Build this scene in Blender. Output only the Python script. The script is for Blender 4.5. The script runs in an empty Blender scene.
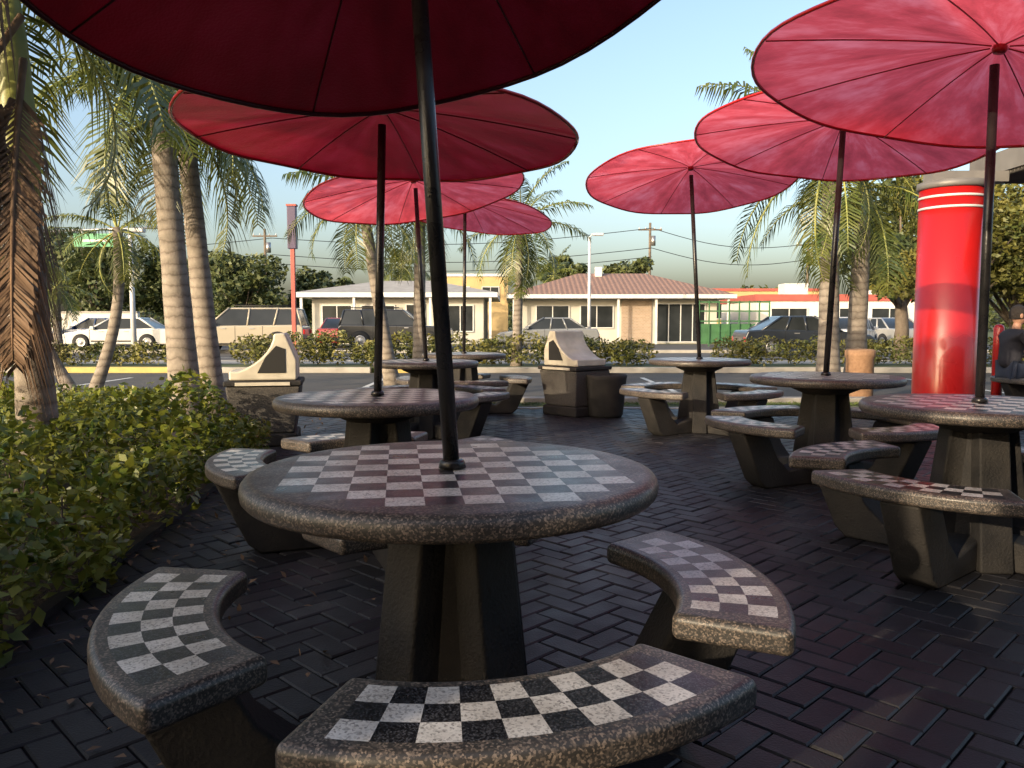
import bpy, math, random
import numpy as np
from mathutils import Vector, Matrix
random.seed(7); rng=np.random.default_rng(7)
scene=bpy.context.scene
R=math.radians
# ---------------------------------------------------------------- materials
def newmat(name):
    m=bpy.data.materials.new(name); m.use_nodes=True
    nt=m.node_tree; nt.nodes.clear()
    out=nt.nodes.new('ShaderNodeOutputMaterial'); p=nt.nodes.new('ShaderNodeBsdfPrincipled')
    nt.links.new(p.outputs[0],out.inputs[0])
    return m,nt,p,out
def c4(c): return (c[0],c[1],c[2],1)
def ramp(nt,fac,stops):
    r=nt.nodes.new('ShaderNodeValToRGB'); e=r.color_ramp.elements
    e[0].position=stops[0][0]; e[0].color=c4(stops[0][1]); e[1].position=stops[-1][0]; e[1].color=c4(stops[-1][1])
    for s in stops[1:-1]:
        k=e.new(s[0]); k.color=c4(s[1])
    nt.links.new(fac,r.inputs[0]); return r.outputs[0]
def math_n(nt,op,a,b=None,c=None):
    n=nt.nodes.new('ShaderNodeMath'); n.operation=op
    for i,v in enumerate((a,b,c)):
        if v is None: continue
        if isinstance(v,(int,float)): n.inputs[i].default_value=v
        else: nt.links.new(v,n.inputs[i])
    return n.outputs[0]
def mixc(nt,f,a,b,mode='MIX'):
    n=nt.nodes.new('ShaderNodeMix'); n.data_type='RGBA'; n.blend_type=mode
    for sock,v in ((n.inputs[0],f),(n.inputs[6],a),(n.inputs[7],b)):
        if isinstance(v,(int,float)): sock.default_value=v
        elif isinstance(v,tuple): sock.default_value=c4(v)
        else: nt.links.new(v,sock)
    return n.outputs[2]
def noise(nt,co,scale,detail=2,rough=.55):
    n=nt.nodes.new('ShaderNodeTexNoise'); n.inputs['Scale'].default_value=scale
    n.inputs['Detail'].default_value=detail; n.inputs['Roughness'].default_value=rough
    nt.links.new(co,n.inputs['Vector']); return n.outputs['Fac']
def bump(nt,p,h,strength=.3,dist=.01):
    b=nt.nodes.new('ShaderNodeBump'); b.inputs['Strength'].default_value=strength; b.inputs['Distance'].default_value=dist
    nt.links.new(h,b.inputs['Height']); nt.links.new(b.outputs[0],p.inputs['Normal'])
def mat(name,a,b=None,scale=4,rough=.7,bs=0,bscale=60,bdist=.01,metal=0,trans=0,coat=0,spec=.5,simple=False):
    m,nt,p,out=newmat(name)
    tc=nt.nodes.new('ShaderNodeTexCoord').outputs['Object']
    if b is None: b=tuple(x*.75 for x in a)
    n1=noise(nt,tc,scale)
    col=ramp(nt,n1,[(.3,a),(.7,b)])
    nt.links.new(col,p.inputs['Base Color'])
    if simple: p.inputs['Roughness'].default_value=rough
    else: nt.links.new(math_n(nt,'MULTIPLY_ADD',n1,.25,rough-.12),p.inputs['Roughness'])
    p.inputs['Metallic'].default_value=metal; p.inputs['Coat Weight'].default_value=coat
    p.inputs['Specular IOR Level'].default_value=spec
    if bs: bump(nt,p,noise(nt,tc,bscale,3),bs,bdist)
    if trans:
        t=nt.nodes.new('ShaderNodeBsdfTranslucent'); nt.links.new(col,t.inputs[0])
        mx=nt.nodes.new('ShaderNodeMixShader'); mx.inputs[0].default_value=trans
        nt.links.new(p.outputs[0],mx.inputs[1]); nt.links.new(t.outputs[0],mx.inputs[2]); nt.links.new(mx.outputs[0],out.inputs[0])
    return m
def terrazzo(nt,tc,dark,light,scale):
    v=nt.nodes.new('ShaderNodeTexVoronoi'); v.inputs['Scale'].default_value=scale; nt.links.new(tc,v.inputs['Vector'])
    s=nt.nodes.new('ShaderNodeSeparateColor'); nt.links.new(v.outputs['Color'],s.inputs[0])
    mid=tuple((x+y)/2 for x,y in zip(dark,light))
    return ramp(nt,s.outputs[0],[(0.0,dark),(.5,dark),(.8,mid),(1.0,light)]),s.outputs[1]
def checker_mat(name,polar):
    m,nt,p,out=newmat(name)
    tc=nt.nodes.new('ShaderNodeTexCoord').outputs['Object']
    sp=nt.nodes.new('ShaderNodeSeparateXYZ'); nt.links.new(tc,sp.inputs[0]); x,y,z=sp.outputs
    blk,h1=terrazzo(nt,tc,(.010,.010,.012),(.09,.09,.10),330)
    wht,h2=terrazzo(nt,tc,(.64,.61,.57),(.25,.235,.22),230)
    bor,h3=terrazzo(nt,tc,(.042,.039,.037),(.25,.20,.165),260)
    if polar:
        r=math_n(nt,'SQRT',math_n(nt,'ADD',math_n(nt,'MULTIPLY',x,x),math_n(nt,'MULTIPLY',y,y)))
        th=math_n(nt,'ARCTAN2',y,x)
        a=math_n(nt,'FLOOR',math_n(nt,'DIVIDE',math_n(nt,'SUBTRACT',r,.612),.066))
        b=math_n(nt,'FLOOR',math_n(nt,'DIVIDE',th,.0935))
        m1=math_n(nt,'MULTIPLY',math_n(nt,'GREATER_THAN',a,-.5),math_n(nt,'LESS_THAN',a,2.5))
        m2=math_n(nt,'MULTIPLY',math_n(nt,'GREATER_THAN',b,-5.5),math_n(nt,'LESS_THAN',b,4.5))
        mask=math_n(nt,'MULTIPLY',m1,m2); ztop=.45
    else:
        s=.083
        a=math_n(nt,'FLOOR',math_n(nt,'DIVIDE',x,s)); b=math_n(nt,'FLOOR',math_n(nt,'DIVIDE',y,s))
        ca=math_n(nt,'MULTIPLY',math_n(nt,'ADD',a,.5),s); cb=math_n(nt,'MULTIPLY',math_n(nt,'ADD',b,.5),s)
        rr=math_n(nt,'SQRT',math_n(nt,'ADD',math_n(nt,'MULTIPLY',ca,ca),math_n(nt,'MULTIPLY',cb,cb)))
        mask=math_n(nt,'LESS_THAN',rr,.43); ztop=.753
    mask=math_n(nt,'MULTIPLY',mask,math_n(nt,'GREATER_THAN',z,ztop))
    par=math_n(nt,'MULTIPLY',math_n(nt,'FRACT',math_n(nt,'MULTIPLY',math_n(nt,'ADD',a,b),.5)),2)
    par=math_n(nt,'GREATER_THAN',par,.5)
    col=mixc(nt,mask,bor,mixc(nt,par,blk,wht))
    wear=ramp(nt,noise(nt,tc,7,4),[(.3,(.6,.57,.54)),(.65,(1,1,1))])
    col=mixc(nt,.9,col,wear,'MULTIPLY')
    nt.links.new(col,p.inputs['Base Color'])
    rn=math_n(nt,'MULTIPLY_ADD',noise(nt,tc,12),.3,.18)
    rough=math_n(nt,'ADD',rn,math_n(nt,'MULTIPLY',math_n(nt,'SUBTRACT',1.0,mask),.08)); nt.links.new(rough,p.inputs['Roughness'])
    bump(nt,p,h3,.25,.0015)
    return m
M={}
M['top']=checker_mat('checker_terrazzo_top',False); M['seat']=checker_mat('checker_terrazzo_seat',True)
M['dconc']=mat('dark_concrete',(.014,.0135,.014),(.034,.031,.029),6,.75,.5,90,spec=.3)
M['pole']=mat('black_painted_steel',(.012,.012,.013),(.03,.028,.028),9,.28,.1,120,metal=.3)
M['joint']=mat('joint_sand',(.012,.012,.012),(.022,.02,.02),20,.95)
M['asph']=mat('asphalt',(.05,.05,.05),(.085,.08,.076),1.2,.9,.6,160)
M['road']=mat('road_asphalt',(.05,.05,.052),(.08,.078,.076),.6,.85)
M['conc']=mat('concrete',(.36,.34,.31),(.25,.235,.21),2.5,.85,.4,60)
M['grassm']=mat('grass_ground',(.05,.08,.02),(.09,.10,.035),3,.95)
M['soil']=mat('mulch',(.03,.02,.013),(.07,.045,.03),14,.95,1,50,.03)
M['grass']=mat('grass_blades',(.06,.11,.015),(.12,.15,.03),3,.7,simple=True)
M['ypaint']=mat('yellow_kerb_paint',(.52,.38,.10),(.38,.29,.10),5,.7)
M['wpaint']=mat('white_road_paint',(.7,.7,.68),(.45,.45,.43),6,.7)
M['leafh']=mat('hedge_leaves',(.06,.11,.016),(.25,.245,.035),6,.36,trans=.28,simple=True)
M['leaft']=mat('tree_leaves',(.04,.065,.02),(.10,.11,.035),1.2,.6,simple=True)
M['leafw']=mat('sunny_tree_leaves',(.055,.075,.015),(.17,.15,.03),1.5,.6,simple=True)
M['frond']=mat('palm_fronds',(.04,.07,.015),(.14,.15,.03),2.5,.38,trans=.2,simple=True)
M['deadf']=mat('dead_frond',(.22,.13,.07),(.10,.06,.035),6,.75,simple=True)
M['bark']=mat('bark',(.10,.075,.055),(.16,.13,.10),5,.9,.8,30,.03)
M['cshaft']=mat('crownshaft',(.32,.31,.08),(.20,.23,.06),4,.45)
M['steelw']=mat('white_painted_metal',(.6,.6,.6),(.48,.48,.48),3,.5)
M['redp']=mat('red_gloss_paint',(.45,.010,.010),(.33,.009,.009),1.5,.30,.06,12,coat=.3)
M['glass']=mat('dark_window_glass',(.015,.018,.02),(.03,.034,.038),1,.16,spec=.3)
M['tyre']=mat('tyre_rubber',(.012,.012,.012),(.025,.025,.025),9,.85)
M['rim']=mat('alloy',(.45,.45,.46),(.3,.3,.31),9,.35,metal=.8)
M['cream']=mat('cream_plastic',(.56,.52,.43),(.40,.37,.30),6,.5,.1,40)
M['black']=mat('black_void',(.008,.008,.008),(.014,.014,.014),4,.8)
M['top2']=mat('pebble_panel',(.03,.028,.027),(.10,.09,.08),90,.8,.6,160)
def trunk_mat():
    m,nt,p,out=newmat('palm_trunk')
    tc=nt.nodes.new('ShaderNodeTexCoord').outputs['Object']
    w=nt.nodes.new('ShaderNodeTexWave'); w.wave_type='BANDS'; w.bands_direction='Z'
    w.inputs['Scale'].default_value=2.6; w.inputs['Distortion'].default_value=5; w.inputs['Detail'].default_value=4; w.inputs['Detail Scale'].default_value=1.3; w.inputs['Detail Roughness'].default_value=.7
    nt.links.new(tc,w.inputs['Vector'])
    c=ramp(nt,w.outputs['Fac'],[(.0,(.17,.145,.12)),(.12,(.25,.22,.185)),(1,(.30,.27,.23))])
    c=mixc(nt,.85,c,ramp(nt,noise(nt,tc,5,6,.7),[(.3,(.45,.43,.40)),(.7,(1.05,1,1))]),'MULTIPLY')
    nt.links.new(c,p.inputs['Base Color']); p.inputs['Roughness'].default_value=.9
    h=math_n(nt,'ADD',math_n(nt,'MULTIPLY',w.outputs['Fac'],.5),noise(nt,tc,40,3))
    bump(nt,p,h,.35,.012); return m
M['ptrunk']=trunk_mat()
def paver_mat():
    m,nt,p,out=newmat('brick_pavers')
    tc=nt.nodes.new('ShaderNodeTexCoord').outputs['Object']
    at=nt.nodes.new('ShaderNodeAttribute'); at.attribute_name='rnd'
    c=ramp(nt,at.outputs['Fac'],[(0,(.014,.014,.018)),(.5,(.022,.022,.026)),(1,(.036,.035,.038))])
    c=mixc(nt,.8,c,ramp(nt,noise(nt,tc,1.6,5,.7),[(.3,(.5,.5,.5)),(.7,(1.2,1.17,1.14))]),'MULTIPLY')
    nt.links.new(c,p.inputs['Base Color'])
    r=math_n(nt,'MULTIPLY_ADD',noise(nt,tc,4,4),.5,.26); nt.links.new(r,p.inputs['Roughness'])
    p.inputs['Specular IOR Level'].default_value=.32
    bump(nt,p,noise(nt,tc,130,3),.5,.004); return m
M['paver']=paver_mat()
def canopy_mat(name,a,b,tcol,tr):
    m,nt,p,out=newmat(name)
    tc=nt.nodes.new('ShaderNodeTexCoord').outputs['Object']
    n1=noise(nt,tc,2.2,4,.7)
    c=ramp(nt,n1,[(.3,a),(.7,b)])
    sp=nt.nodes.new('ShaderNodeSeparateXYZ'); nt.links.new(tc,sp.inputs[0])
    th=math_n(nt,'ARCTAN2',sp.outputs[1],sp.outputs[0])
    r=math_n(nt,'SQRT',math_n(nt,'ADD',math_n(nt,'MULTIPLY',sp.outputs[0],sp.outputs[0]),math_n(nt,'MULTIPLY',sp.outputs[1],sp.outputs[1])))
    cb=nt.nodes.new('ShaderNodeCombineXYZ'); nt.links.new(math_n(nt,'MULTIPLY',th,2.6),cb.inputs[0]); nt.links.new(math_n(nt,'MULTIPLY',r,1.3),cb.inputs[1])
    n2=noise(nt,cb.outputs[0],1.6,4,.65)
    c2=ramp(nt,n2,[(.32,tuple(x*.55 for x in tcol)),(.5,tuple(x*.85 for x in tcol)),(.7,(min(1,tcol[0]*1.15),tcol[1]*2.0,tcol[2]*1.9))])  # radial light streaks painted into the translucent colour
    nt.links.new(c,p.inputs['Base Color']); p.inputs['Roughness'].default_value=.36
    v=nt.nodes.new('ShaderNodeTexVoronoi'); v.inputs['Scale'].default_value=110; nt.links.new(tc,v.inputs['Vector'])
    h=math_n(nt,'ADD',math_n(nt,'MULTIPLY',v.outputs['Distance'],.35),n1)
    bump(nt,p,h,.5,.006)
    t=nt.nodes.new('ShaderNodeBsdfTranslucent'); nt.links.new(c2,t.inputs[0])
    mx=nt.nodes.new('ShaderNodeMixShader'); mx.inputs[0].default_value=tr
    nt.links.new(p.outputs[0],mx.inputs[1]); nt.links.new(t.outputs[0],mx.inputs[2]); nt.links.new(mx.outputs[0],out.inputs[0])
    return m
M['canopy']=canopy_mat('red_perforated_canopy',(.28,.010,.020),(.18,.006,.014),(.97,.12,.16),.72)  # lit version: colour and translucency brightened for the sunlit umbrellas
M['canopy2']=canopy_mat('half_shaded_red_canopy',(.17,.005,.010),(.11,.004,.008),(.75,.02,.05),.22)  # same red canopy, partial shade put into the colour for the second umbrella
M['canopy1']=canopy_mat('shaded_red_canopy',(.065,.003,.008),(.042,.002,.006),(.55,.01,.03),.08)  # same red canopy, building shade put into the colour for the nearest umbrella
# ---------------------------------------------------------------- mesh helpers
def empty(name,loc=(0,0,0),rz=0):
    e=bpy.data.objects.new(name,None); scene.collection.objects.link(e); e.location=loc; e.rotation_euler=(0,0,rz); e.empty_display_size=.2; return e
def obj(name,v,f,m,parent=None,smooth=False,bev=0,segs=2,loc=None,rot=None):
    me=bpy.data.meshes.new(name); me.from_pydata([tuple(a) for a in v],[],f); me.update()
    ms=m if isinstance(m,list) else [m]
    for k in ms: me.materials.append(M[k] if isinstance(k,str) else k)
    if smooth: me.polygons.foreach_set('use_smooth',[True]*len(me.polygons))
    o=bpy.data.objects.new(name,me); scene.collection.objects.link(o)
    if parent: o.parent=parent
    if loc: o.location=loc
    if rot: o.rotation_euler=rot
    if bev:
        b=o.modifiers.new('b','BEVEL'); b.width=bev; b.segments=segs; b.limit_method='ANGLE'; b.angle_limit=R(40)
        me.polygons.foreach_set('use_smooth',[True]*len(me.polygons)); b.harden_normals=True
    return o
BF=[(0,3,2,1),(4,5,6,7),(0,1,5,4),(1,2,6,5),(2,3,7,6),(3,0,4,7)]
def box(name,x0,x1,y0,y1,z0,z1,m,parent=None,bev=0,**k):
    v=[(x0,y0,z0),(x1,y0,z0),(x1,y1,z0),(x0,y1,z0),(x0,y0,z1),(x1,y0,z1),(x1,y1,z1),(x0,y1,z1)]
    return obj(name,v,BF,m,parent,bev=bev,**k)
def lathe(name,prof,m,parent=None,n=48,smooth=True,**k):
    v=[];f=[];rings=[]
    for r,z in prof:
        if r<1e-6: v.append((0,0,z)); rings.append([len(v)-1])
        else:
            s=len(v); v+= [(r*math.cos(2*math.pi*i/n),r*math.sin(2*math.pi*i/n),z) for i in range(n)]; rings.append(list(range(s,s+n)))
    for a,b in zip(rings,rings[1:]):
        for i in range(n):
            j=(i+1)%n
            if len(a)==1 and len(b)==1: continue
            if len(a)==1: f.append((a[0],b[i],b[j]))
            elif len(b)==1: f.append((a[i],b[0],a[j]))
            else: f.append((a[i],b[i],b[j],a[j]))
    return obj(name,v,f,m,parent,smooth=smooth,**k)
def tubegeo(pts,rad,n=10):
    pts=[Vector(p) for p in pts]; v=[];f=[]
    up=Vector((0,0,1)); prev=None
    for i,p in enumerate(pts):
        d=(pts[min(i+1,len(pts)-1)]-pts[max(i-1,0)]).normalized()
        if prev is None:
            a=d.cross(up) if abs(d.z)<.95 else d.cross(Vector((1,0,0)))
        else: a=prev-d*prev.dot(d)
        a.normalize(); prev=a; b=d.cross(a)
        r=rad[i] if isinstance(rad,(list,tuple)) else rad
        for k in range(n):
            t=2*math.pi*k/n; v.append(p+a*(r*math.cos(t))+b*(r*math.sin(t)))
        if i:
            s=(i-1)*n
            for k in range(n): f.append((s+k,s+(k+1)%n,s+n+(k+1)%n,s+n+k))
    f.append(tuple(range(n-1,-1,-1))); e=(len(pts)-1)*n; f.append(tuple(range(e,e+n)))
    return v,f
def tube(name,pts,rad,m,parent=None,n=12,**k):
    v,f=tubegeo(pts,rad,n); return obj(name,v,f,m,parent,smooth=True,**k)
def merge(parts):
    V=[];F=[]
    for v,f in parts:
        s=len(V); V+=list(v); F+=[tuple(i+s for i in q) for q in f]
    return V,F
def prism(name,poly,y0,y1,m,parent=None,bev=0,**k):
    n=len(poly); v=[(a,y0,b) for a,b in poly]+[(a,y1,b) for a,b in poly]
    f=[tuple(range(n)),tuple(range(2*n-1,n-1,-1))]+[(i,i+n,(i+1)%n+n,(i+1)%n) for i in range(n)]
    return obj(name,v,f,m,parent,bev=bev,**k)
def leafmesh(name,C,size,m,parent=None,up=.35,asp=.45):
    N=len(C); C=np.asarray(C)
    d=rng.normal(size=(N,3)); d[:,2]*=.7; d/=np.linalg.norm(d,axis=1)[:,None]
    nrm=rng.normal(size=(N,3)); nrm[:,2]+=up*3; s=np.cross(d,nrm); s/=np.linalg.norm(s,axis=1)[:,None]+1e-9
    n=np.cross(s,d)
    L=(size*rng.uniform(.6,1.3,N))[:,None]
    V=np.empty((N,4,3)); V[:,0]=C-d*L*.5; V[:,1]=C+s*L*asp*.5+n*L*.1; V[:,2]=C+d*L*.5; V[:,3]=C-s*L*asp*.5+n*L*.1
    me=bpy.data.meshes.new(name); me.vertices.add(4*N); me.vertices.foreach_set('co',V.reshape(-1))
    me.loops.add(4*N); me.loops.foreach_set('vertex_index',np.arange(4*N,dtype=np.int32))
    me.polygons.add(N); me.polygons.foreach_set('loop_start',np.arange(0,4*N,4,dtype=np.int32)); me.update(calc_edges=True); me.validate()
    me.materials.append(M[m]); o=bpy.data.objects.new(name,me); scene.collection.objects.link(o)
    if parent: o.parent=parent
    return o
def clump_pts(centers,radii,n):
    out=[]
    for c,r in zip(centers,radii):
        d=rng.normal(size=(n,3)); d/=np.linalg.norm(d,axis=1)[:,None]
        rr=rng.uniform(.25,1,n)**.5
        out.append(np.array(c)+d*rr[:,None]*np.array(r))
    return np.concatenate(out)
# ---------------------------------------------------------------- ground
def sheet(name,x0,x1,y0,y1,z,m): return obj(name,[(x0,y0,z),(x1,y0,z),(x1,y1,z),(x0,y1,z)],[(0,1,2,3)],m)
sheet('ground',-600,600,-200,1200,-.03,'grassm')
sheet('parking_lot',-40,45,11.3,18.6,-.02,'asph')
sheet('patio_bed',-3.4,12,-2.6,10.6,-.022,'joint')
sheet('service_pavement',-40,40,-60,-2.6,-.02,'asph')
def xl(Y): return -1.75-.1*(Y-2) if Y<6.8 else -3.1
V=[];F=[];RN=[]
w=.1; c45=math.cos(R(45))
for i in range(-170,170):
    for j in range(-170,170):
        r=(i-j)%4
        if r==0: lx,ly,hx,hy=i,j,i+2,j+1
        elif r==3: lx,ly,hx,hy=i,j,i+1,j+2
        else: continue
        cx,cy=(lx+hx)*.5*w,(ly+hy)*.5*w
        X=c45*(cx-cy)+2; Y=c45*(cx+cy)+3
        if Y<-2.4 or Y>10.55 or X>11 or X<xl(Y) : continue
        hwx=(hx-lx)*.5*w-.0025; hwy=(hy-ly)*.5*w-.0025
        s=len(V); dz=random.gauss(0,.0014); tx=random.gauss(0,.007); ty=random.gauss(0,.007)
        for ins,z in ((0,-.02),(0,-.005),(.006,0)):
            for sx,sy in ((-1,-1),(1,-1),(1,1),(-1,1)):
                px=(hwx-ins)*sx; py=(hwy-ins)*sy
                V.append((X+c45*(px-py),Y+c45*(px+py),z+dz+px*tx+py*ty))
        for a in (0,4):
            for k in range(4): F.append((s+a+k,s+a+(k+1)%4,s+a+4+(k+1)%4,s+a+4+k))
        F.append((s+8,s+9,s+10,s+11)); RN+= [random.random()]*9
pv=obj('brick_patio',V,F,'paver')
a=pv.data.attributes.new('rnd','FLOAT','FACE'); a.data.foreach_set('value',RN)
ys=[-2.6,2,4,6.75]
v=[(xl(y)+.0,y,.02) for y in ys]+[(-9,y,.03) for y in ys]
obj('planting_bed',v,[(i,i+1,i+5,i+4) for i in range(3)],'soil')
sheet('planting_bed_far',-9,-3.1,6.75,10.6,.02,'soil')
kv=[];kf=[]
for ya,yb in zip(ys,ys[1:]):
    xa,xb=xl(ya),xl(yb)
    s=len(kv); kv+=[(xa,ya,-.02),(xa+.06,ya,-.02),(xb+.06,yb,-.02),(xb,yb,-.02),(xa,ya,.03),(xa+.06,ya,.03),(xb+.06,yb,.03),(xb,yb,.03)]; kf+=[tuple(q+s for q in t) for t in BF]
obj('bed_edging',kv,kf,'dconc')
n=420; ly=rng.uniform(1.2,9.5,n); lx=np.array([xl(y) for y in ly])+np.abs(rng.normal(0,.7,n))
leafmesh('fallen_leaves',np.stack([lx,ly,np.full(n,.012)],1),.045,'deadf',up=6)
box('lawn_strip',-9,12,10.75,11.1,-.03,.02,'grassm')
n=9000; gx=rng.uniform(-9,12,n); gy=rng.uniform(10.76,11.09,n)
leafmesh('grass',np.stack([gx,gy,np.full(n,.035)],1),.07,'grass',asp=.12)
box('patio_edging',-3.1,12,10.6,10.75,-.03,.012,'conc',bev=.01)
box('kerb',-40,45,11.1,11.28,-.03,.10,'conc',bev=.02)
box('kerb',-40,-11.5,18.6,18.78,-.03,.11,'conc',bev=.02)
box('yellow_kerb',-11.4,-7.4,18.6,18.78,-.03,.115,'ypaint',bev=.02)
box('kerb',-7.3,-3.3,18.6,18.78,-.03,.11,'conc',bev=.02)
box('yellow_kerb',-3.2,-2.0,18.6,18.78,-.03,.115,'ypaint',bev=.02)
box('kerb',-1.9,45,18.6,18.78,-.03,.11,'conc',bev=.02)
box('verge',-40,45,18.78,20.6,-.03,.09,'grassm')
box('sidewalk',-60,70,20.6,22.1,-.03,.10,'conc')
sheet('road',-150,150,22.3,31,-.018,'road')
box('kerb',-60,70,22.1,22.3,-.03,.11,'conc',bev=.02)
box('kerb',-60,70,31,31.2,-.03,.10,'conc',bev=.02)
sheet('street_parking_lot',-80,80,31.2,44,-.02,'asph')
for k in range(-14,15):
    sheet('lane_marking',k*6,k*6+3,26.6,26.72,-.012,'wpaint')
sheet('edge_marking',-120,120,22.7,22.82,-.012,'wpaint')
for k in range(-12,14):
    sheet('parking_marking',k*2.7,k*2.7+.1,12.2,16.9,-.014,'wpaint')
# ---------------------------------------------------------------- tables & umbrellas
def bench_geo(ri,ro,z0,z1,h,n=22):
    v=[];f=[]
    for i in range(n+1):
        t=-h+2*h*i/n; c,s=math.cos(t),math.sin(t)
        v+=[(ri*c,ri*s,z0),(ro*c,ro*s,z0),(ro*c,ro*s,z1),(ri*c,ri*s,z1)]
        if i:
            a=(i-1)*4; b=i*4
            for k in range(4): f.append((a+k,a+(k+1)%4,b+(k+1)%4,b+k))
    f.append((3,2,1,0)); e=n*4; f.append((e,e+1,e+2,e+3))
    return v,f
TP=[(0,.76),(.3,.76),(.49,.76),(.504,.759),(.517,.754),(.525,.744),(.528,.73),(.525,.714),(.515,.703),(.50,.70),(.3,.70),(0,.70)]
ARM=[(.08,.0),(.60,.0),(.66,.05),(.82,.392),(.60,.392),(.50,.20),(.40,.11),(.08,.16)]
def table(x,y,rot,angs=(0,90,180,270),half=32,trot=0):
    e=empty('picnic_table',(x,y,0),R(rot))
    lathe('tabletop',TP,'top',e,n=96,rot=(0,0,R(trot)))
    lathe('top_plate',[(0,.70),(.24,.70),(.24,.67),(.15,.63),(0,.63)],'dconc',e,n=32)
    for k in range(2):
        w0,w1,t=.235,.15,.075
        v=[(-w0,-t,0),(w0,-t,0),(w0,t,0),(-w0,t,0),(-w1,-t*.9,.68),(w1,-t*.9,.68),(w1,t*.9,.68),(-w1,t*.9,.68)]
        obj('pedestal_fin',v,BF,'dconc',e,bev=.012,rot=(0,0,R(45+90*k)))
    w0,w1=.15,.10
    v=[(-w0,-w0,0.002),(w0,-w0,0.002),(w0,w0,0.002),(-w0,w0,0.002),(-w1,-w1,.675),(w1,-w1,.675),(w1,w1,.675),(-w1,w1,.675)]
    obj('pedestal_core',v,BF,'dconc',e,bev=.012)
    for i,a in enumerate(angs):
        v,f=bench_geo(.575,.85,.395,.46,R(half))
        obj('bench_seat',v,f,'seat',e,bev=.02,segs=4,rot=(0,0,R(a)))
        prism('bench_support',ARM,-.085,.085,'dconc',e,bev=.015,rot=(0,0,R(a)))
    return e
def canopy_geo(R0,rise,n=64,rings=10):
    v=[(0,0,rise)];f=[]
    for k in range(1,rings+1):
        r=R0*k/rings; z=rise*(1-(k/rings)**1.4)
        for i in range(n):
            t=2*math.pi*i/n; v.append((r*math.cos(t),r*math.sin(t),z+.006*math.cos(8*t)*(k/rings)))
    for i in range(n): f.append((0,1+i,1+(i+1)%n))
    for k in range(rings-1):
        a=1+k*n; b=a+n
        for i in range(n): f.append((a+i,b+i,b+(i+1)%n,a+(i+1)%n))
    return v,f
def umbrella(x,y,z0,sx,sy,px=0,py=0,R0=1.08,rise=.15,rz=0,cm='canopy'):
    e=empty('patio_umbrella',(x,y,0))
    tube('pole',[(0,0,.74),(px,py,z0+.06)],.021,'pole',e,16)
    lathe('pole_collar',[(0,.785),(.026,.785),(.032,.78),(.036,.763),(0,.763)],'pole',e,20)
    n=Vector((-sx,-sy,1)).normalized(); q=Vector((0,0,1)).rotation_difference(n)
    c=empty('canopy_frame',(px,py,z0)); c.parent=e; c.rotation_mode='QUATERNION'; c.rotation_quaternion=q
    v,f=canopy_geo(R0,rise); obj('canopy',v,f,cm,c,smooth=True)
    N=64; pts=[(R0*math.cos(2*math.pi*i/N),R0*math.sin(2*math.pi*i/N),.006*math.cos(16*math.pi*i/N)-.004) for i in range(N+1)]
    tube('rim',pts,.009,'redp' if cm!='canopy1' else cm,c,8)
    parts=[]
    for k in range(8):
        t=2*math.pi*(k+.5)/8+rz; pp=[]
        for q_ in range(7):
            r=.04+(R0-.05)*q_/6; pp.append((r*math.cos(t),r*math.sin(t),rise*(1-(r/R0)**1.4)-.007))
        parts.append(tubegeo(pp,.0035,6))
    v,f=merge(parts); obj('ribs',v,f,'redp' if cm=='canopy' else cm,c,smooth=True)
    lathe('hub',[(0,rise+.03),(.025,rise+.025),(.03,rise-.005),(.033,rise-.02),(.025,rise-.035),(0,rise-.035)],'redp',c,20)
    return e
table(-.155,2.055,0,(202,286,8,100),32,8)
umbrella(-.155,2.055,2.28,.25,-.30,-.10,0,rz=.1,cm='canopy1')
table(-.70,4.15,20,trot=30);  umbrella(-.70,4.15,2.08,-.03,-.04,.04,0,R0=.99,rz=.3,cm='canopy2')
table(-.86,8.0,50,trot=15);   umbrella(-.86,8.0,2.40,.15,-.10,-.09,0,rz=.7)
table(-.6,10.0,10,trot=50);   umbrella(-.6,10.0,2.50,-.14,-.10,.02,0,rz=.2)
table(1.97,8.4,35,trot=70);   umbrella(1.97,8.4,2.60,.0,-.18,-.12,0,rz=.5)
table(2.26,5.75,25,trot=40);  umbrella(2.26,5.75,2.43,-.11,-.08,.07,0,R0=1.02,rz=.15)
table(2.22,3.78,40,trot=12);  umbrella(2.22,3.78,2.26,-.16,-.02,.0,0,R0=1.08,rz=.4)
table(6.92,9.9,0,trot=12)
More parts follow.
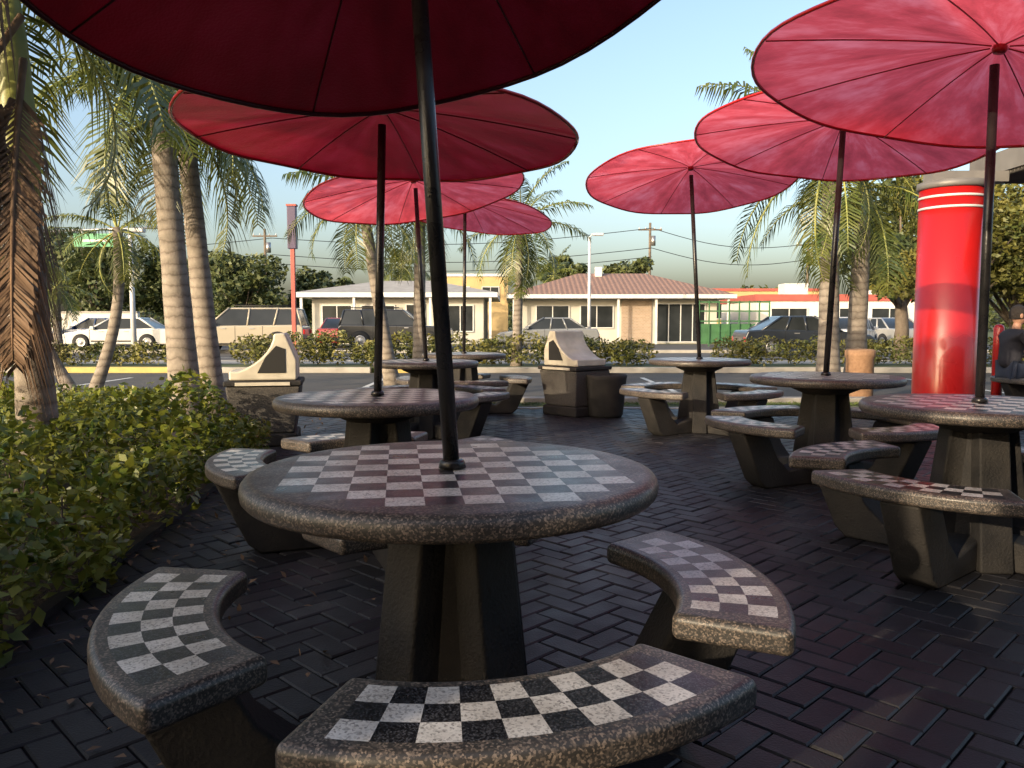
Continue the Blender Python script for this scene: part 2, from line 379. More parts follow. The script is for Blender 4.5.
# ---------------------------------------------------------------- palms
def frond_geo(base,az,e0,L,droop,K,lw,ll,parts_r,V,F,hang=.35):
    seg=12; p=Vector(base); pts=[p.copy()]; dirs=[]
    for i in range(seg):
        t=i/seg; pit=e0-droop*(t**1.2)
        d=Vector((math.cos(az)*math.cos(pit),math.sin(az)*math.cos(pit),math.sin(pit))); dirs.append(d)
        p=p+d*(L/seg); pts.append(p.copy())
    dirs.append(dirs[-1])
    parts_r.append(tubegeo(pts,[.022*(1-i/seg)*(L/2)+.004 for i in range(seg+1)],5))
    side0=Vector((-math.sin(az),math.cos(az),0))
    for k in range(K):
        t=.14+.86*(k+.5)/K; fi=t*seg; i=min(int(fi),seg-1); fr=fi-i
        o=pts[i].lerp(pts[i+1],fr); d=dirs[i]
        l=ll*(math.sin(math.pi*min(1,(t*.86+.10)))**.55)*random.uniform(.85,1.1)
        for s in (-1,1):
            sd=side0*s; u=sd.cross(d)*s
            if u.z<0: u=-u
            dr=(sd*1.0+d*random.uniform(.45,.8)+u*random.uniform(-.1,.35)).normalized()
            mid=o+dr*l*.5+Vector((0,0,-hang*l*.12)); tip=o+dr*l*.9+Vector((0,0,-hang*l*random.uniform(.7,1.3)))
            wv=d*lw*.5
            b=len(V); V+=[o-wv*.6,o+wv*.6,mid+wv,mid-wv,tip]
            F.append((b,b+1,b+2,b+3)); F.append((b+3,b+2,b+4))
def palm(base,top,r0,r1,nf=16,L=1.7,K=34,shaft=.7,ll=.42,lw=.028,emin=-35,bend=.0,seed=1,gseg=12,droop=1.5,kind='palm_tree'):
    random.seed(seed)
    e=empty(kind,(base[0],base[1],0))
    B=Vector((0,0,-.05)); T=Vector((top[0]-base[0],top[1]-base[1],top[2]))
    pts=[];rad=[]
    for i in range(gseg+1):
        t=i/gseg; p=B.lerp(T,t); p.x+=bend*math.sin(math.pi*t)
        pts.append(p); flare=.45*math.exp(-t*9); rad.append((r0+(r1-r0)*t)*(1+flare)*(1+random.uniform(-.03,.03)))
    tube('trunk',pts,rad,'ptrunk',e,18)
    d=(pts[-1]-pts[-2]).normalized(); C=T.copy()
    if shaft:
        C=T+d*shaft
        tube('crownshaft',[T-d*.02,T+d*shaft*.2,T+d*shaft*.7,C],[r1*1.05,r1*1.2,r1*.9,r1*.5],'cshaft',e,14)
    V=[];F=[];rp=[]
    for i in range(nf):
        e0=R(78-(78-emin)*(i/(nf-1))**.9); az=i*2.39996+random.uniform(-.25,.25)
        frond_geo(C-d*.05,az,e0,L*random.uniform(.85,1.12),R(60)*droop*random.uniform(.7,1.2)*(.6+.4*(i/nf)),K,lw,ll,rp,V,F,random.uniform(.3,.8))
    obj('fronds',V,F,'frond',e)
    v,f=merge(rp); obj('frond_stems',v,f,'cshaft',e,smooth=True)
    return e
palm((-3.15,5.3),(-3.2,5.3,1.95),.125,.105,nf=17,L=1.9,K=44,shaft=1.45,ll=.55,lw=.03,emin=-30,seed=3)
palm((-3.75,9.2),(-3.95,9.2,3.55),.16,.125,nf=18,L=1.9,K=40,shaft=.5,ll=.5,lw=.032,emin=-40,seed=5)
palm((-3.7,9.9),(-3.95,9.9,3.3),.14,.11,nf=17,L=1.8,K=38,shaft=.45,ll=.5,lw=.032,emin=-45,seed=8)
palm((-6.35,12.0),(-5.85,12.0,2.55),.085,.07,nf=14,L=1.05,K=28,shaft=0,ll=.3,lw=.022,emin=-55,bend=.18,seed=9)
palm((-6.6,12.1),(-7.7,12.3,2.3),.085,.07,nf=14,L=1.05,K=28,shaft=0,ll=.3,lw=.022,emin=-50,bend=-.1,seed=12)
palm((-2.15,14.4),(-2.6,14.4,2.9),.12,.095,nf=17,L=1.6,K=32,shaft=.5,ll=.42,lw=.03,emin=-45,seed=14)
palm((-1.75,15),(-1.7,15,3.0),.12,.095,nf=17,L=1.6,K=32,shaft=.45,ll=.42,lw=.03,emin=-45,seed=15)
palm((.1,19.6),(.2,19.6,3.3),.12,.09,nf=20,L=1.8,K=32,shaft=.3,ll=.45,lw=.035,emin=-70,seed=17)
palm((5.15,13),(5.1,13,3.4),.17,.13,nf=21,L=2.4,K=40,shaft=.6,ll=.5,lw=.034,emin=-50,seed=21)
palm((5.75,13.4),(5.8,13.4,2.9),.17,.13,nf=18,L=1.9,K=36,shaft=.5,ll=.46,lw=.034,emin=-50,seed=22)
palm((-7.2,52),(-7.2,52,4.4),.2,.15,nf=18,L=2.2,K=22,shaft=.4,ll=.7,lw=.09,emin=-60,seed=31)
palm((3,58),(3,58,4.2),.2,.15,nf=18,L=2.4,K=22,shaft=.4,ll=.7,lw=.09,emin=-60,seed=32)
palm((-17,30),(-17,30,2.3),.16,.12,nf=18,L=1.5,K=24,shaft=.2,ll=.45,lw=.05,emin=-60,seed=33)
palm((-23,38),(-23,38,3.0),.16,.12,nf=18,L=2,K=24,shaft=.2,ll=.5,lw=.06,emin=-60,seed=34)
random.seed(4); V=[];F=[];rp=[]
for b,az,e0,L in (((-2.95,5.05,3.25),4.4,-38,1.8),((-2.98,5.02,3.0),3.9,-60,1.9),((-3.0,5.05,2.75),5.0,-66,1.9),((-3.05,5.0,2.5),4.1,-72,1.7),((-3.1,4.95,2.45),5.4,-74,1.6),((-3.15,4.9,2.7),4.6,-70,1.9)):
    frond_geo(b,az,R(e0),L,R(22),84,.024,.36,rp,V,F,1.9)
e=empty('dead_palm_frond'); obj('leaflets',V,F,'deadf',e); v,f=merge(rp); obj('stems',v,f,'deadf',e,smooth=True)
# ---------------------------------------------------------------- hedges, trees
n=18000; hy=rng.uniform(1.3,7.0,n); xr=rng.uniform(0,1,n)**1.3*2.8-.16
hx=np.array([xl(y) for y in hy])*(hy<6.8)+np.where(hy>=6.8,-2.3,0)-xr-.02+.05*np.sin(hy*6)
hh=.26+.27*np.clip((xr+.16)/.5,0,1)+.08*np.sin(hx*4.3+hy*2)+.07*np.sin(hy*5.1)+.05*np.sin(hx*9)
hz=hh*(1-rng.uniform(0,1,n)**2.0*.9)+np.abs(rng.normal(0,.03,n)); hz=np.maximum(hz,.03)
eh=empty('hedge'); leafmesh('leaves',np.stack([hx,hy,hz],1),.075,'leafh',eh,up=.5,asp=.5)
parts=[]
for k in range(160):
    y=random.uniform(1.4,6.7); x=xl(y)-random.uniform(.1,2.6); parts.append(tubegeo([(x,y,0),(x+random.uniform(-.1,.1),y+random.uniform(-.1,.1),.36)],[.008,.004],5))
v,f=merge(parts); obj('stems',v,f,'bark',eh)
n=7000; hy=rng.uniform(7.0,10.4,n); hx=rng.uniform(-8.5,-4.3,n); hz=.35*(1-rng.uniform(0,1,n)**2*.8)*(.7+.3*np.sin(hx*3)*np.sin(hy*2.5))
leafmesh('ground_shrubs',np.stack([hx,hy,hz+.03],1),.09,'leafh',None,up=.5)
def rowhedge(x0,x1,y0,y1,h,n,s,m='leaft'):
    cs=[];rs=[];x=x0
    while x<x1:
        r=random.uniform(.35,.6); hh=h*random.uniform(.75,1.1)
        cs.append((x,(y0+y1)/2+random.uniform(-.2,.2),hh*.5+.1)); rs.append((r,(y1-y0)/2,hh*.5)); x+=r*random.uniform(1,1.5)
    P=clump_pts(cs,rs,int(n/len(cs))); e=empty('hedge'); leafmesh('leaves',P,s,m,e,up=.4); return e
random.seed(11)
rowhedge(-6.5,3.4,19,20.2,.82,11000,.11,'leafw'); rowhedge(5.2,18,19,20.2,.74,9500,.11,'leafw'); rowhedge(-14,-7.5,19.2,20,.6,4500,.11,'leafw')
def tree(x,y,h,cr,ch,n,ls,m,seed,kind='tree',nc=26):
    random.seed(seed); e=empty(kind,(x,y,0)); parts=[]
    th=h-ch*.9; cs=[];rs=[]
    parts.append(tubegeo([(0,0,-.05),(.05,0,th*.5),(0,.05,th),(0,0,th+ch*.3)],[.045*h,.035*h,.03*h,.015*h],10))
    for k in range(nc):
        d=Vector((random.gauss(0,1),random.gauss(0,1),random.gauss(0,1))).normalized()*(random.random()**.4)
        c=Vector((d.x*cr*.8,d.y*cr*.8,h-ch*.5+d.z*ch*.42)); cs.append(tuple(c))
        r=cr*random.uniform(.22,.38); rs.append((r,r,r*.75))
        parts.append(tubegeo([(0,0,th*random.uniform(.7,1.05)),c*.5+Vector((0,0,th*.45)),c],[.012*h,.008*h,.003*h],6))
    v,f=merge(parts); obj('trunk_and_limbs',v,f,'bark',e,smooth=True)
    leafmesh('crown',clump_pts(cs,rs,n//nc),ls,m,e,up=.3,asp=.6)
tree(10.4,19.3,5.1,2.0,4.2,12000,.14,'leafw',41,nc=30); tree(12.6,20.0,5.6,2.3,4.8,13000,.15,'leafw',42,nc=30)
tree(12.6,26,6,2.6,4.6,6000,.24,'leaft',43)
for i,(x,y,h,cr) in enumerate(((-30,58,8,5),(-24,60,7,4.5),(-19,57,6.5,4),(-36,62,9,5),(-42,60,8,5),(-14.5,62,5.5,3))):
    tree(x,y,h,cr,h*.85,5000,.42,'leaft',60+i)
random.seed(5); cs=[];rs=[]
for k in range(95):
    x=random.uniform(-130,140); cs.append((x,random.uniform(95,120),random.uniform(1.5,3.6))); rs.append((random.uniform(3,6),3,random.uniform(2,3.2)))
leafmesh('distant_trees',clump_pts(cs,rs,300),.8,'leaft')
tree(9.5,66,7,3,5.0,4000,.45,'leaft',90); tree(4.6,70,7.5,2.6,5,3500,.45,'leaft',91)
# ---------------------------------------------------------------- trash receptacles
def trash(x,y,rot):
    e=empty('trash_can',(x,y,0),R(rot))
    box('base',-.30,.30,-.27,.27,0,.12,'dconc',e,bev=.02)
    obj('body',[(-.27,-.25,.12),(.27,-.25,.12),(.27,.25,.12),(-.27,.25,.12),(-.33,-.30,.56),(.33,-.30,.56),(.33,.30,.56),(-.33,.30,.56)],BF,'top2',e,bev=.02)
    box('rim',-.345,.345,-.315,.315,.562,.61,'dconc',e,bev=.015)
    pr=[(-.30,.612),(.30,.612),(.30,.68)]
    for k in range(9):
        t=k/8*R(90); pr.append((.30-.42*(math.sin(t))*.95,.68+.36*(1-math.cos(t))**.8) if k else (.30,.70))
    pr+=[(-.20,1.045),(-.30,.80)]
    prism('hood',pr,-.25,.25,'cream',e,bev=.025)
    for s in (-1,1):
        prism('hood_opening',[(-.20,.68),(.05,.68),(-.02,.82),(-.12,.93),(-.20,.90)],s*.252-.004,s*.252+.004,'black',e)
        box('door_frame',-.24,.24,s*.318-.006,s*.318+.006,.57,.60,'cream',e)
    return e
trash(-2.33,7.55,192); trash(.78,9.95,-50)
e=empty('concrete_planter',(1.14,9.7,0)); lathe('pot',[(0,.0),(.19,.0),(.21,.03),(.25,.46),(.26,.50),(.24,.52),(.21,.50),(.20,.44),(0,.43)],'dconc',e,32)
lathe('soil',[(0,.455),(.195,.447)],'soil',e,24)
# ---------------------------------------------------------------- red column, roof, bollards
M['corr']=mat('corrugated_metal',(.20,.19,.18),(.14,.13,.125),3,.5,metal=.2)
e=empty('red_column',(4.87,9.0,0))
lathe('shaft',[(0,.0),(.40,.0),(.40,.10),(.33,.14),(.325,.3),(.325,2.60),(0,2.60)],'redp',e,48)
for z in (2.38,2.50): lathe('band',[(.327,z),(.333,z),(.333,z+.025),(.327,z+.025)],'steelw',e,48)
lathe('capital',[(0,2.605),(.335,2.605),(.35,2.62),(.35,2.68),(0,2.68)],'corr',e,48)
e=empty('roof_canopy')
box('fascia',5.45,15,8.0,8.1,2.76,3.1,'corr',e); box('roof_slab',5.45,15,8.105,9.7,2.82,3.05,'corr',e)
box('beam',4.6,5.44,8.9,9.1,2.685,2.80,'corr',e)
V=[];F=[]
for k in range(24):
    y=8.12+k*.065; s=len(V); V+=[(5.47,y,2.817),(14.9,y,2.817),(14.9,y+.03,2.785),(5.47,y+.03,2.785),(5.47,y+.045,2.817),(14.9,y+.045,2.817)]; F+=[(s,s+1,s+2,s+3),(s+3,s+2,s+5,s+4)]
obj('corrugated_soffit',V,F,'corr',e)
for x in (9.6,14.3):
    lathe('post',[(0,0),(.2,0),(.2,2.75),(0,2.75)],'redp',e,32,loc=(x,8.8,0))
def bollard(x,y,h=1.1,r=.065,m='redp'):
    e=empty('bollard',(x,y,0)); lathe('post',[(0,0),(r,0),(r,h-.05),(r*.8,h-.015),(r*.4,h),(0,h+.003)],m,e,24); lathe('base_plate',[(0,.012),(r*1.8,.012),(r*1.8,0),(0,0)],'dconc',e,24)
bollard(6.5,10.7,1.12)
e=empty('ash_urn',(5.05,11.6,0)); M['sandst']=mat('sandstone',(.36,.21,.12),(.26,.15,.085),20,.85,.6,90)
lathe('drum',[(0,0),(.17,0),(.19,.03),(.19,.62),(.21,.66),(.21,.74),(.18,.76),(.16,.74),(.15,.70),(0,.70)],'sandst',e,32)
# ---------------------------------------------------------------- vehicles
def car(x,y,rot,color,kind='sedan',name='parked_car'):
    cm=mat('car_paint_'+name+str(len(bpy.data.materials)),color,tuple(c*.9 for c in color),.8,.3,coat=.6)
    e=empty(name,(x,y,-.02),R(rot))
    if kind=='sedan':
        L=4.6;W=.89
        body=[(-2.3,.35),(-2.25,.22),(2.2,.22),(2.3,.38),(2.28,.62),(2.1,.74),(1.1,.88),(-1.6,.94),(-2.22,.90),(-2.32,.65)]
        cab=[(-1.75,.90),(-1.0,1.38),(.15,1.40),(1.12,.87)]; wx=(-1.38,1.42); wr=.32
    else:
        L=4.9;W=.95
        body=[(-2.42,.42),(-2.38,.30),(2.35,.30),(2.45,.48),(2.42,.86),(2.25,1.0),(1.15,1.06),(-2.3,1.10),(-2.42,1.0)]
        cab=[(-2.36,1.06),(-2.16,1.72),(.35,1.74),(1.15,1.05)]; wx=(-1.45,1.5); wr=.39
    prism('body',body,-W,W,cm,e,bev=.07,segs=3)
    (a,z0),(b,z1),(c,z2),(d,z3)=cab; ins=.16; w0=W-.05
    v=[(a,-w0,z0),(d,-w0,z3),(d,w0,z3),(a,w0,z0),(b,-w0+ins,z1),(c,-w0+ins,z2),(c,w0-ins,z2),(b,w0-ins,z1)]
    obj('glasshouse',v,BF,'glass',e,bev=.03)
    rz=z1
    obj('roof',[(b-.05,-w0+ins-.03,rz-.03),(c+.06,-w0+ins-.03,rz-.03),(c+.06,w0-ins+.03,rz-.03),(b-.05,w0-ins+.03,rz-.03),(b+.06,-w0+ins+.02,rz+.03),(c-.06,-w0+ins+.02,rz+.03),(c-.06,w0-ins-.02,rz+.03),(b+.06,w0-ins-.02,rz+.03)],BF,cm,e,bev=.02)
    P=[]
    for s in (-1,1):
        for (x0,zz0),(x1,zz1) in (((a,z0),(b,z1)),((d,z3),(c,z2)),((a*.35+d*.65-.25,z0),(b*.3+c*.7,z1)),((a*.7+d*.3,z0),(b*.72+c*.28,z1))):
            P.append(tubegeo([(x0,s*(w0+.005),zz0-.02),(x1,s*(w0-ins+.012),zz1)],.04,6))
    v,f=merge(P); obj('pillars',v,f,cm,e,smooth=True)
    for k,xx in enumerate(wx):
        for s in (-1,1):
            lathe('wheel_arch',[(0,.004),(wr*1.16,.004),(wr*1.16,-.02),(0,-.02)],'black',e,28,rot=(R(-90)*s,0,0),loc=(xx,s*W,wr))
            lathe('tyre',[(wr*.6,.01),(wr*.93,.03),(wr,.0),(wr,-.18),(0,-.18)],'tyre',e,28,rot=(R(-90)*s,0,0),loc=(xx,s*W,wr))
            lathe('wheel',[(0,.012),(wr*.15,.02),(wr*.2,.008),(wr*.55,.02),(wr*.62,.025),(wr*.62,0)],'rim',e,20,rot=(R(-90)*s,0,0),loc=(xx,s*W,wr))
    zl=body[4][1]-.08
    for s in (-1,1):
        box('headlamp',L/2-.22,L/2-.01,s*(W-.25)-.16,s*(W-.25)+.16,zl-.12,zl+.02,'steelw',e,bev=.02)
        box('tail_lamp',-L/2-.02,-L/2+.12,s*(W-.13)-.1,s*(W-.13)+.1,zl-.05,zl+.14,'redp',e,bev=.02)
        box('side_mirror',cab[3][0]-.3,cab[3][0]-.14,s*(W+.06)-.08,s*(W+.06)+.08,cab[3][1]+.02,cab[3][1]+.15,cm,e,bev=.02)
        box('sill_trim',-1.0,1.0,s*(W+.003)-.012,s*(W+.003)+.012,.34,.40,'black',e)
        for hx in (-.5,.55): box('door_handle',hx-.09,hx+.09,s*(W+.01)-.015,s*(W+.01)+.015,body[7][1]-.16,body[7][1]-.12,'rim',e)
        for dx in (-.9,.12,1.05): box('door_seam',dx-.008,dx+.008,s*(W+.001)-.003,s*(W+.001)+.003,.42,body[7][1]-.06,'black',e)
    box('front_bumper',L/2-.08,L/2+.04,-W+.1,W-.1,.30,.48,'black',e,bev=.03); box('rear_bumper',-L/2-.05,-L/2+.06,-W+.1,W-.1,.32,.5,'black',e,bev=.03)
    if kind=='suv':
        for s in (-1,1): tube('roof_rail',[(-2.0,s*.62,1.83),(.2,s*.62,1.83)],.018,'black',e,8)
    return e
car(-10.5,31.4,186,(.36,.32,.25),'suv','suv')
car(-5.1,35.5,0,(.02,.02,.022),'suv','suv')
car(1.6,36.5,178,(.16,.17,.18)); car(10.5,29,0,(.02,.025,.035),name='car'); car(14.3,34,60,(.6,.6,.6))
car(-17.5,36,185,(.6,.6,.58)); car(-20.5,40,175,(.04,.07,.16)); car(-25,37,0,(.3,.3,.32)); car(-8.2,39.5,90,(.3,.05,.04)); car(17.5,38,100,(.3,.3,.3))
# ---------------------------------------------------------------- buildings
M['stuc']=mat('cream_stucco',(.48,.46,.41),(.40,.385,.345),1,.85)
M['white']=mat('white_stucco',(.66,.64,.60),(.56,.54,.5),1,.85)
M['charcoal']=mat('charcoal_tile',(.03,.03,.032),(.05,.05,.052),3,.5)
M['orange']=mat('orange_stucco',(.50,.36,.17),(.43,.31,.15),1,.85)
M['fred']=mat('faded_red_paint',(.38,.09,.07),(.31,.075,.06),2,.7)
M['groof']=mat('grey_roof',(.35,.34,.33),(.26,.25,.24),2,.8,.3,20)
def brickmat(name,a,b,mo,sc):
    m,nt,p,out=newmat(name); tc=nt.nodes.new('ShaderNodeTexCoord').outputs['Object']
    mp=nt.nodes.new('ShaderNodeMapping'); mp.inputs['Rotation'].default_value=(R(90),0,0); nt.links.new(tc,mp.inputs[0])
    br=nt.nodes.new('ShaderNodeTexBrick'); br.inputs['Color1'].default_value=c4(a); br.inputs['Color2'].default_value=c4(b); br.inputs['Mortar'].default_value=c4(mo); br.inputs['Scale'].default_value=sc; br.inputs['Mortar Size'].default_value=.02
    nt.links.new(mp.outputs[0],br.inputs['Vector']); nt.links.new(br.outputs[0],p.inputs['Base Color']); p.inputs['Roughness'].default_value=.85; return m
M['brick']=brickmat('brick_wall',(.36,.26,.19),(.28,.20,.14),(.35,.32,.28),3)
def tilemat():
    m,nt,p,out=newmat('clay_roof_tiles'); tc=nt.nodes.new('ShaderNodeTexCoord').outputs['Object']
    w=nt.nodes.new('ShaderNodeTexWave'); w.bands_direction='X'; w.inputs['Scale'].default_value=1.1; nt.links.new(tc,w.inputs[0])
    c=ramp(nt,noise(nt,tc,5,5),[(.3,(.28,.17,.135)),(.7,(.20,.125,.10))]); c=mixc(nt,.5,c,ramp(nt,w.outputs['Fac'],[(0,(.55,.55,.55)),(.5,(1,1,1))]),'MULTIPLY')
    nt.links.new(c,p.inputs['Base Color']); p.inputs['Roughness'].default_value=.8; bump(nt,p,w.outputs['Fac'],.5,.04); return m
M['tile']=tilemat()
def window(e,x0,x1,z0,z1,y,frame='steelw',nm=2,name='window'):
    box(name+'_glass',x0,x1,y-.03,y+.05,z0,z1,'glass',e)
    t=.06
    box(name+'_frame',x0-t,x0,y-.07,y+.02,z0-t,z1+t,frame,e); box(name+'_frame',x1,x1+t,y-.07,y+.02,z0-t,z1+t,frame,e)
    box(name+'_frame',x0,x1,y-.07,y+.02,z1,z1+t,frame,e); box(name+'_sill',x0,x1,y-.10,y+.02,z0-t,z0,frame,e)
    for k in range(1,nm):
        xx=x0+(x1-x0)*k/nm; box(name+'_mullion',xx-.025,xx+.025,y-.06,y-.032,z0,z1,frame,e)
def hip(e,x0,x1,y0,y1,z0,z1,in_x,m):
    ym=(y0+y1)/2; v=[(x0,y0,z0),(x1,y0,z0),(x1,y1,z0),(x0,y1,z0),(x0+in_x,ym,z1),(x1-in_x,ym,z1)]
    obj('hip_roof',v,[(0,1,5,4),(1,2,5),(2,3,4,5),(3,0,4),(3,2,1,0)],m,e)
e=empty('bungalow'); box('walls',-11.2,-1.6,45,53,-.03,2.55,'stuc',e); box('eave_fascia',-12,-.8,44.1,53.9,2.56,2.82,'steelw',e)
hip(e,-12,-.8,44.1,53.9,2.825,3.7,4,'groof')
window(e,-10.6,-9.0,.9,2.1,45); window(e,-8.4,-6.6,.9,2.1,45); window(e,-5.9,-4.9,.05,2.15,45,nm=1,name='door'); window(e,-4.3,-2.2,.7,2.1,45,nm=3)
for x in (-11.6,-8.7,-4.5,-1.2): box('porch_post',x-.07,x+.07,44.2,44.34,-.03,2.555,'steelw',e)
e=empty('tiled_roof_house'); box('walls',.6,11.6,45.5,53,-.03,2.5,'stuc',e); box('brick_panel',6.2,7.9,45.42,45.495,0,2.5,'brick',e)
box('eave_fascia',-.3,12.4,44.3,54,2.505,2.72,'steelw',e); hip(e,-.3,12.4,44.3,54,2.722,4.15,4.3,'tile')
window(e,8.2,10.9,.1,2.2,45.5,nm=4,name='glass_door'); window(e,1.4,3.2,.9,2.1,45.5); window(e,3.9,5.7,.9,2.1,45.5)
for x in (.1,5.9,8.0,12.0): box('porch_post',x-.06,x+.06,44.5,44.62,-.03,2.5,'steelw',e)
box('roof_vent',5.0,5.4,48.4,48.8,3.9,4.5,'steelw',e)
e=empty('orange_building'); box('walls',-5.2,-.3,60,66,-.03,4.6,'orange',e); box('parapet',-5.3,-.2,59.9,66.1,4.602,4.8,'steelw',e); window(e,-4.4,-3.2,2.8,3.8,60); window(e,-2.2,-1.0,2.8,3.8,60)
e=empty('orange_building'); box('walls',14,24,62,68,-.03,3.6,'orange',e); box('parapet',13.9,24.1,61.9,68.1,3.602,3.8,'fred',e); window(e,15,17,1.5,3,62); window(e,18,22,1.5,3,62,nm=4)
e=empty('white_storefront'); box('walls',14.6,27.5,48,56,-.03,2.45,'white',e); box('red_band',14.5,27.6,47.9,56.1,2.455,2.85,'fred',e)
for k in range(4): window(e,15.5+k*3,17.6+k*3,.7,2.0,48)
box('roof_unit',17,18.4,50,51.4,2.86,3.6,'steelw',e); box('roof_unit',22,23,50,51,2.86,3.4,'steelw',e)
e=empty('green_fence'); M['greenm']=mat('green_mesh',(.04,.13,.05),(.025,.09,.035),2,.7)
for k in range(8): box('post',9.3+k*.5,9.36+k*.5,40,40.06,-.02,2.25,'greenm',e)
for z in (.2,.7,1.2,1.7,2.15): box('rail',9.3,12.86,40.07,40.1,z,z+.07,'greenm',e)
box('mesh_panel',9.3,12.86,40.101,40.12,.1,1.1,'greenm',e)
e=empty('boundary_wall'); box('wall',-60,-21,45,45.3,-.03,1.7,'white',e); box('coping',-60,-21,44.95,45.35,1.702,1.8,'conc',e)
e=empty('restaurant'); XL=-3.28; HT=5.1; YF=-2.5
box('walls',XL,16,YF-8,YF,-.03,4.0,'charcoal',e); box('red_parapet',XL-.003,16.05,YF-8.05,YF+.05,4.002,HT,'redp',e); box('stripe',XL-.002,16.03,YF-8.03,YF+.03,2.9,3.15,'redp',e)
for k in range(5):
    box('serving_window',XL+1.2+k*3.6,XL+3.2+k*3.6,YF+.01,YF+.04,1.0,2.3,'glass',e)
    for q in (0,2.0): box('window_frame',XL+1.15+k*3.6+q,XL+1.25+k*3.6+q,YF+.01,YF+.07,.95,2.35,'rim',e)
e=empty('added_sun_blocker'); box('wall',-7.64,-3.84,YF-.12,YF,-.03,HT-.1,'charcoal',e); box('coping',-7.69,-3.83,YF-.17,YF+.05,HT-.098,HT,'conc',e)  # unseen wall added to block the sun, with a slot left for a streak
# ---------------------------------------------------------------- signs and poles
e=empty('street_sign',(-16.5,32,0)); M['greensign']=mat('green_sign',(.01,.26,.11),(.01,.21,.085),1,.4)
tube('mast',[(-2.2,0,0),(-2.2,0,5.0)],[.12,.09],'rim',e); tube('mast_arm',[(-2.2,0,4.75),(4,0,4.95)],.05,'rim',e)
box('sign_panel',-.8,.8,-.08,-.05,4.15,4.66,'greensign',e); box('sign_lettering',-.5,.5,-.086,-.082,4.34,4.43,'wpaint',e)
for hx in (-.5,.6): tube('hanger',[(hx,-.04,4.6),(hx,-.02,4.83)],.02,'rim',e)
e=empty('pylon_sign',(-7.6,28,0)); M['purple']=mat('purple_panel',(.05,.03,.09),(.04,.025,.07),1,.4)
box('post',-.07,.07,-.07,.07,0,3.7,'fred',e,bev=.01); box('cabinet',-.15,.15,-.12,.12,3.7,5.15,'purple',e,bev=.02); box('cap',-.17,.17,-.14,.14,5.155,5.22,'fred',e)
def lamp(x,y,h,arm=1.2,m='steelw'):
    e=empty('street_lamp',(x,y,0)); tube('pole',[(0,0,0),(0,0,h)],[.09,.06],m,e); tube('arm',[(0,0,h-.1),(arm*.5,0,h+.1),(arm+.01,0,h+.1)],.03,m,e,8); box('head',arm-.05,arm+.45,-.12,.12,h+.03,h+.15,m,e,bev=.03)
lamp(3.65,38,5.2,.2); lamp(-11.8,25,3.9,.0)
def upole(x,y,h):
    e=empty('utility_pole',(x,y,0)); tube('pole',[(0,0,0),(0,0,h)],[.16,.11],'bark',e); box('crossarm',-1.1,1.1,-.06,.06,h-.7,h-.58,'bark',e)
    for q in (-1,-.4,.4,1): lathe('insulator',[(0,h-.42),(.04,h-.42),(.06,h-.5),(.04,h-.578),(0,h-.578)],'steelw',e,10,loc=(q,0,0))
    tube('transformer',[(.3,0,h-2.1),(.3,0,h-1.2)],.22,'rim',e)
upole(12.8,75,10.4); upole(-22,72,9.5); upole(27.5,75,9); upole(-52,72,9.5)
parts=[]
for (xa,za),(xb,zb) in (((-22,8.9),(12.8,9.8)),((12.8,9.8),(27.5,8.4)),((-52,8.9),(-22,8.9)),((-22,7.4),(12.8,8)),((-22,6.6),(12.8,7.2)),((12.8,8),(27.5,7)),((27.5,8.4),(80,9)),((27.5,7),(80,7.6))):
    pts=[(xa+(xb-xa)*t/12,74,za+(zb-za)*t/12-1.0*math.sin(math.pi*t/12)) for t in range(13)]; parts.append(tubegeo(pts,.03,4))
v,f=merge(parts); obj('power_lines',v,f,'pole')
# ---------------------------------------------------------------- seated person
M['skin']=mat('skin',(.45,.25,.17),(.38,.2,.13),8,.5); M['shirt']=mat('dark_shirt',(.02,.02,.03),(.035,.035,.045),8,.85,.4,40); M['jean']=mat('jeans',(.03,.04,.07),(.05,.06,.09),8,.85,.4,60); M['hair']=mat('dark_hair',(.012,.009,.007),(.03,.02,.015),30,.6,.6,90)
def skin(name,pts,edges,rad,m,parent,root=0,sub=2):
    me=bpy.data.meshes.new(name); me.from_pydata(pts,edges,[]); me.update(); o=bpy.data.objects.new(name,me); scene.collection.objects.link(o); o.parent=parent
    s=o.modifiers.new('s','SKIN'); s.use_smooth_shade=True
    if not me.skin_vertices: return o
    for i,r in enumerate(rad):
        d=me.skin_vertices[0].data[i]; d.radius=(r,r) if not isinstance(r,tuple) else r
    me.skin_vertices[0].data[root].use_root=True
    b=o.modifiers.new('sub','SUBSURF'); b.levels=sub; b.render_levels=sub; me.materials.append(M[m]); return o
e=empty('seated_person',(6.16,9.9,0))
skin('shirt_torso_and_sleeves',[(0,0,.56),(.0,0,.72),(.03,0,.90),(.05,0,1.0),(.05,.17,.99),(.05,-.17,.99),(.13,.23,.83),(.13,-.23,.83),(.06,0,1.06)],
     [(0,1),(1,2),(2,3),(3,4),(3,5),(4,6),(5,7),(3,8)],[(.15,.12),(.14,.11),(.16,.12),(.12,.11),.07,.07,.05,.05,.06],'shirt',e)
skin('trousers_and_legs',[(0,0,.56),(.04,.1,.55),(.04,-.1,.55),(.42,.13,.54),(.42,-.13,.54),(.40,.13,.10),(.40,-.13,.10)],[(0,1),(0,2),(1,3),(2,4),(3,5),(4,6)],[.13,.10,.10,.07,.07,.05,.05],'jean',e)
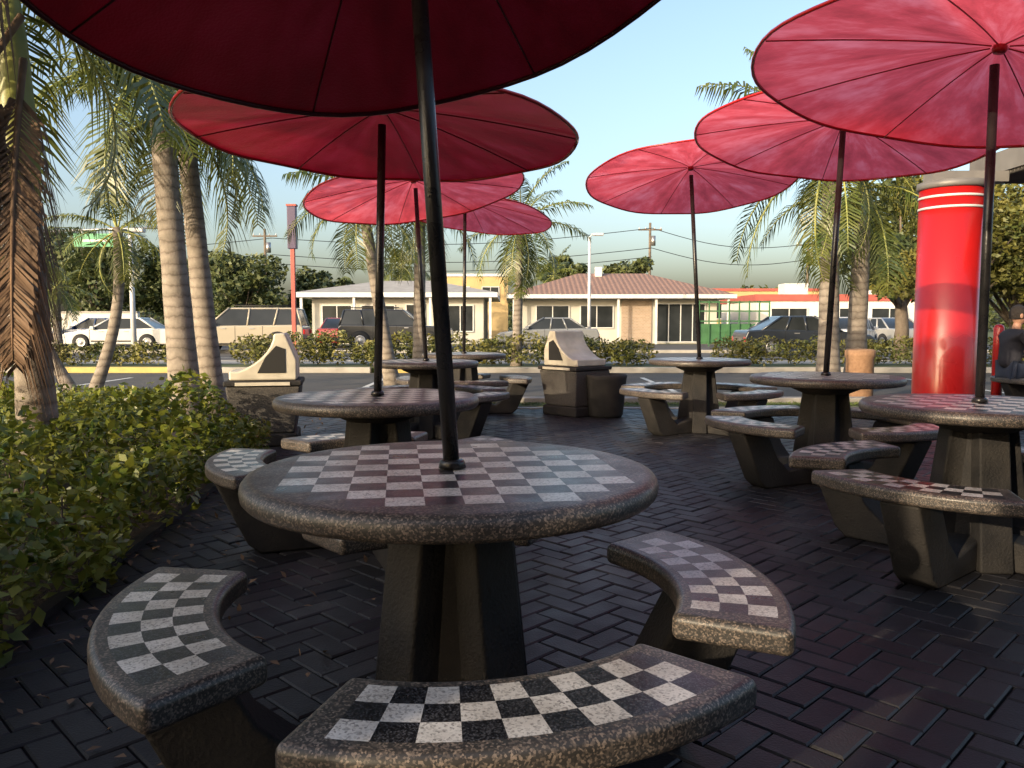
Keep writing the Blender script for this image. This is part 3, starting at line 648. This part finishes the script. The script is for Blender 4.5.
for s in (-1,1):
    skin('forearm',[(.13,s*.23,.84),(.16,s*.235,.79),(.28,s*.2,.79),(.38,s*.14,.795)],[(0,1),(1,2),(2,3)],[.04,.042,.035,.026],'skin',e)
    skin('palm',[(.37,s*.145,.795),(.42,s*.12,.795),(.46,s*.105,.79)],[(0,1),(1,2)],[(.024,.018),(.036,.016),(.034,.014)],'skin',e,sub=1)
    for k in range(4):
        yy=s*(.105+(k-1.5)*.019); L=(.062,.075,.07,.055)[k]
        skin('finger',[(.455,yy,.79),(.455+L*.5,yy-s*.004,.797),(.455+L,yy-s*.008,.782)],[(0,1),(1,2)],[.009,.0085,.007],'skin',e,sub=1)
    skin('thumb',[(.40,s*.10,.79),(.43,s*.07,.79),(.465,s*.06,.782)],[(0,1),(1,2)],[.011,.010,.008],'skin',e,sub=1)
    skin('shoe',[(.36,s*.13,.06),(.45,s*.13,.05),(.56,s*.13,.04)],[(0,1),(1,2)],[(.05,.05),(.048,.045),(.04,.035)],'black',e)
skin('neck',[(.06,0,1.02),(.07,0,1.10),(.09,0,1.16)],[(0,1),(1,2)],[.055,.052,.05],'skin',e)
bpy.ops.mesh.primitive_uv_sphere_add(segments=32,ring_count=24,radius=1); h=bpy.context.object; h.name='head'; h.parent=e; h.location=(.09,0,1.23); h.scale=(.098,.077,.118); h.data.materials.append(M['skin'])
for vtx in h.data.vertices:
    c=vtx.co
    if c.z<0 : c.y*=1+.28*c.z
    if c.z<-.3 and c.x<0: c.x*=.8
    if c.x>.7 and abs(c.y)<.22 and -.25<c.z<.12: c.x+=.22*(1-abs(c.y)/.22)
    if c.x>.5 and .12<c.z<.28 and .2<abs(c.y)<.5: c.x-=.07
h.data.polygons.foreach_set('use_smooth',[True]*len(h.data.polygons))
bpy.ops.mesh.primitive_uv_sphere_add(segments=32,ring_count=24,radius=1); q=bpy.context.object; q.name='hair'; q.parent=e; q.location=(.078,0,1.248); q.scale=(.105,.084,.115); q.data.materials.append(M['hair'])
for vtx in q.data.vertices:
    c=vtx.co
    if c.x>.35 and c.z<.55: c.x=.3
    if c.z<-.55: c.z=-.55
    c+=Vector((random.uniform(-.02,.02),)*3)
for s in (-1,1):
    for nm,loc,sc,mm in (('eye',(.172,s*.03,1.245),(.012,.013,.011),'wpaint'),('pupil',(.182,s*.03,1.245),(.005,.006,.006),'black'),('ear',(.075,s*.082,1.225),(.02,.008,.03),'skin')):
        bpy.ops.mesh.primitive_uv_sphere_add(segments=14,ring_count=10,radius=1); q=bpy.context.object; q.name=nm; q.parent=e; q.location=loc; q.scale=sc; q.data.materials.append(M[mm])
box('mouth',.168,.178,-.022,.022,1.168,1.175,'redp',e,bev=.002)
# ---------------------------------------------------------------- light, world, camera
w=bpy.data.worlds.new('World'); scene.world=w; w.use_nodes=True; nt=w.node_tree
bg=nt.nodes['Background']; sky=nt.nodes.new('ShaderNodeTexSky'); sky.sky_type='NISHITA'; sky.sun_disc=False
EL=15; dx,dy=.68,.73
sky.sun_elevation=R(EL); sky.sun_rotation=math.atan2(-dx,-dy); sky.dust_density=5; sky.air_density=1.0; sky.ozone_density=1.3
nt.links.new(sky.outputs[0],bg.inputs[0]); bg.inputs[1].default_value=.39
sl=bpy.data.lights.new('sun','SUN'); so=bpy.data.objects.new('sun',sl); scene.collection.objects.link(so); sl.energy=5.0; sl.angle=R(.5); sl.color=(1,.81,.56)
d=Vector((dx,dy,-math.tan(R(EL))*math.hypot(dx,dy))); so.rotation_euler=d.to_track_quat('-Z','Y').to_euler()
cd=bpy.data.cameras.new('camera'); co=bpy.data.objects.new('camera',cd); scene.collection.objects.link(co); scene.camera=co
co.location=(0,0,1.136); co.rotation_euler=(R(90-4.35),0,0); cd.sensor_width=36; cd.lens=28.125; cd.clip_end=3000; cd.clip_start=.05
scene.view_settings.view_transform='Standard'; scene.view_settings.look='None'; scene.view_settings.exposure=0
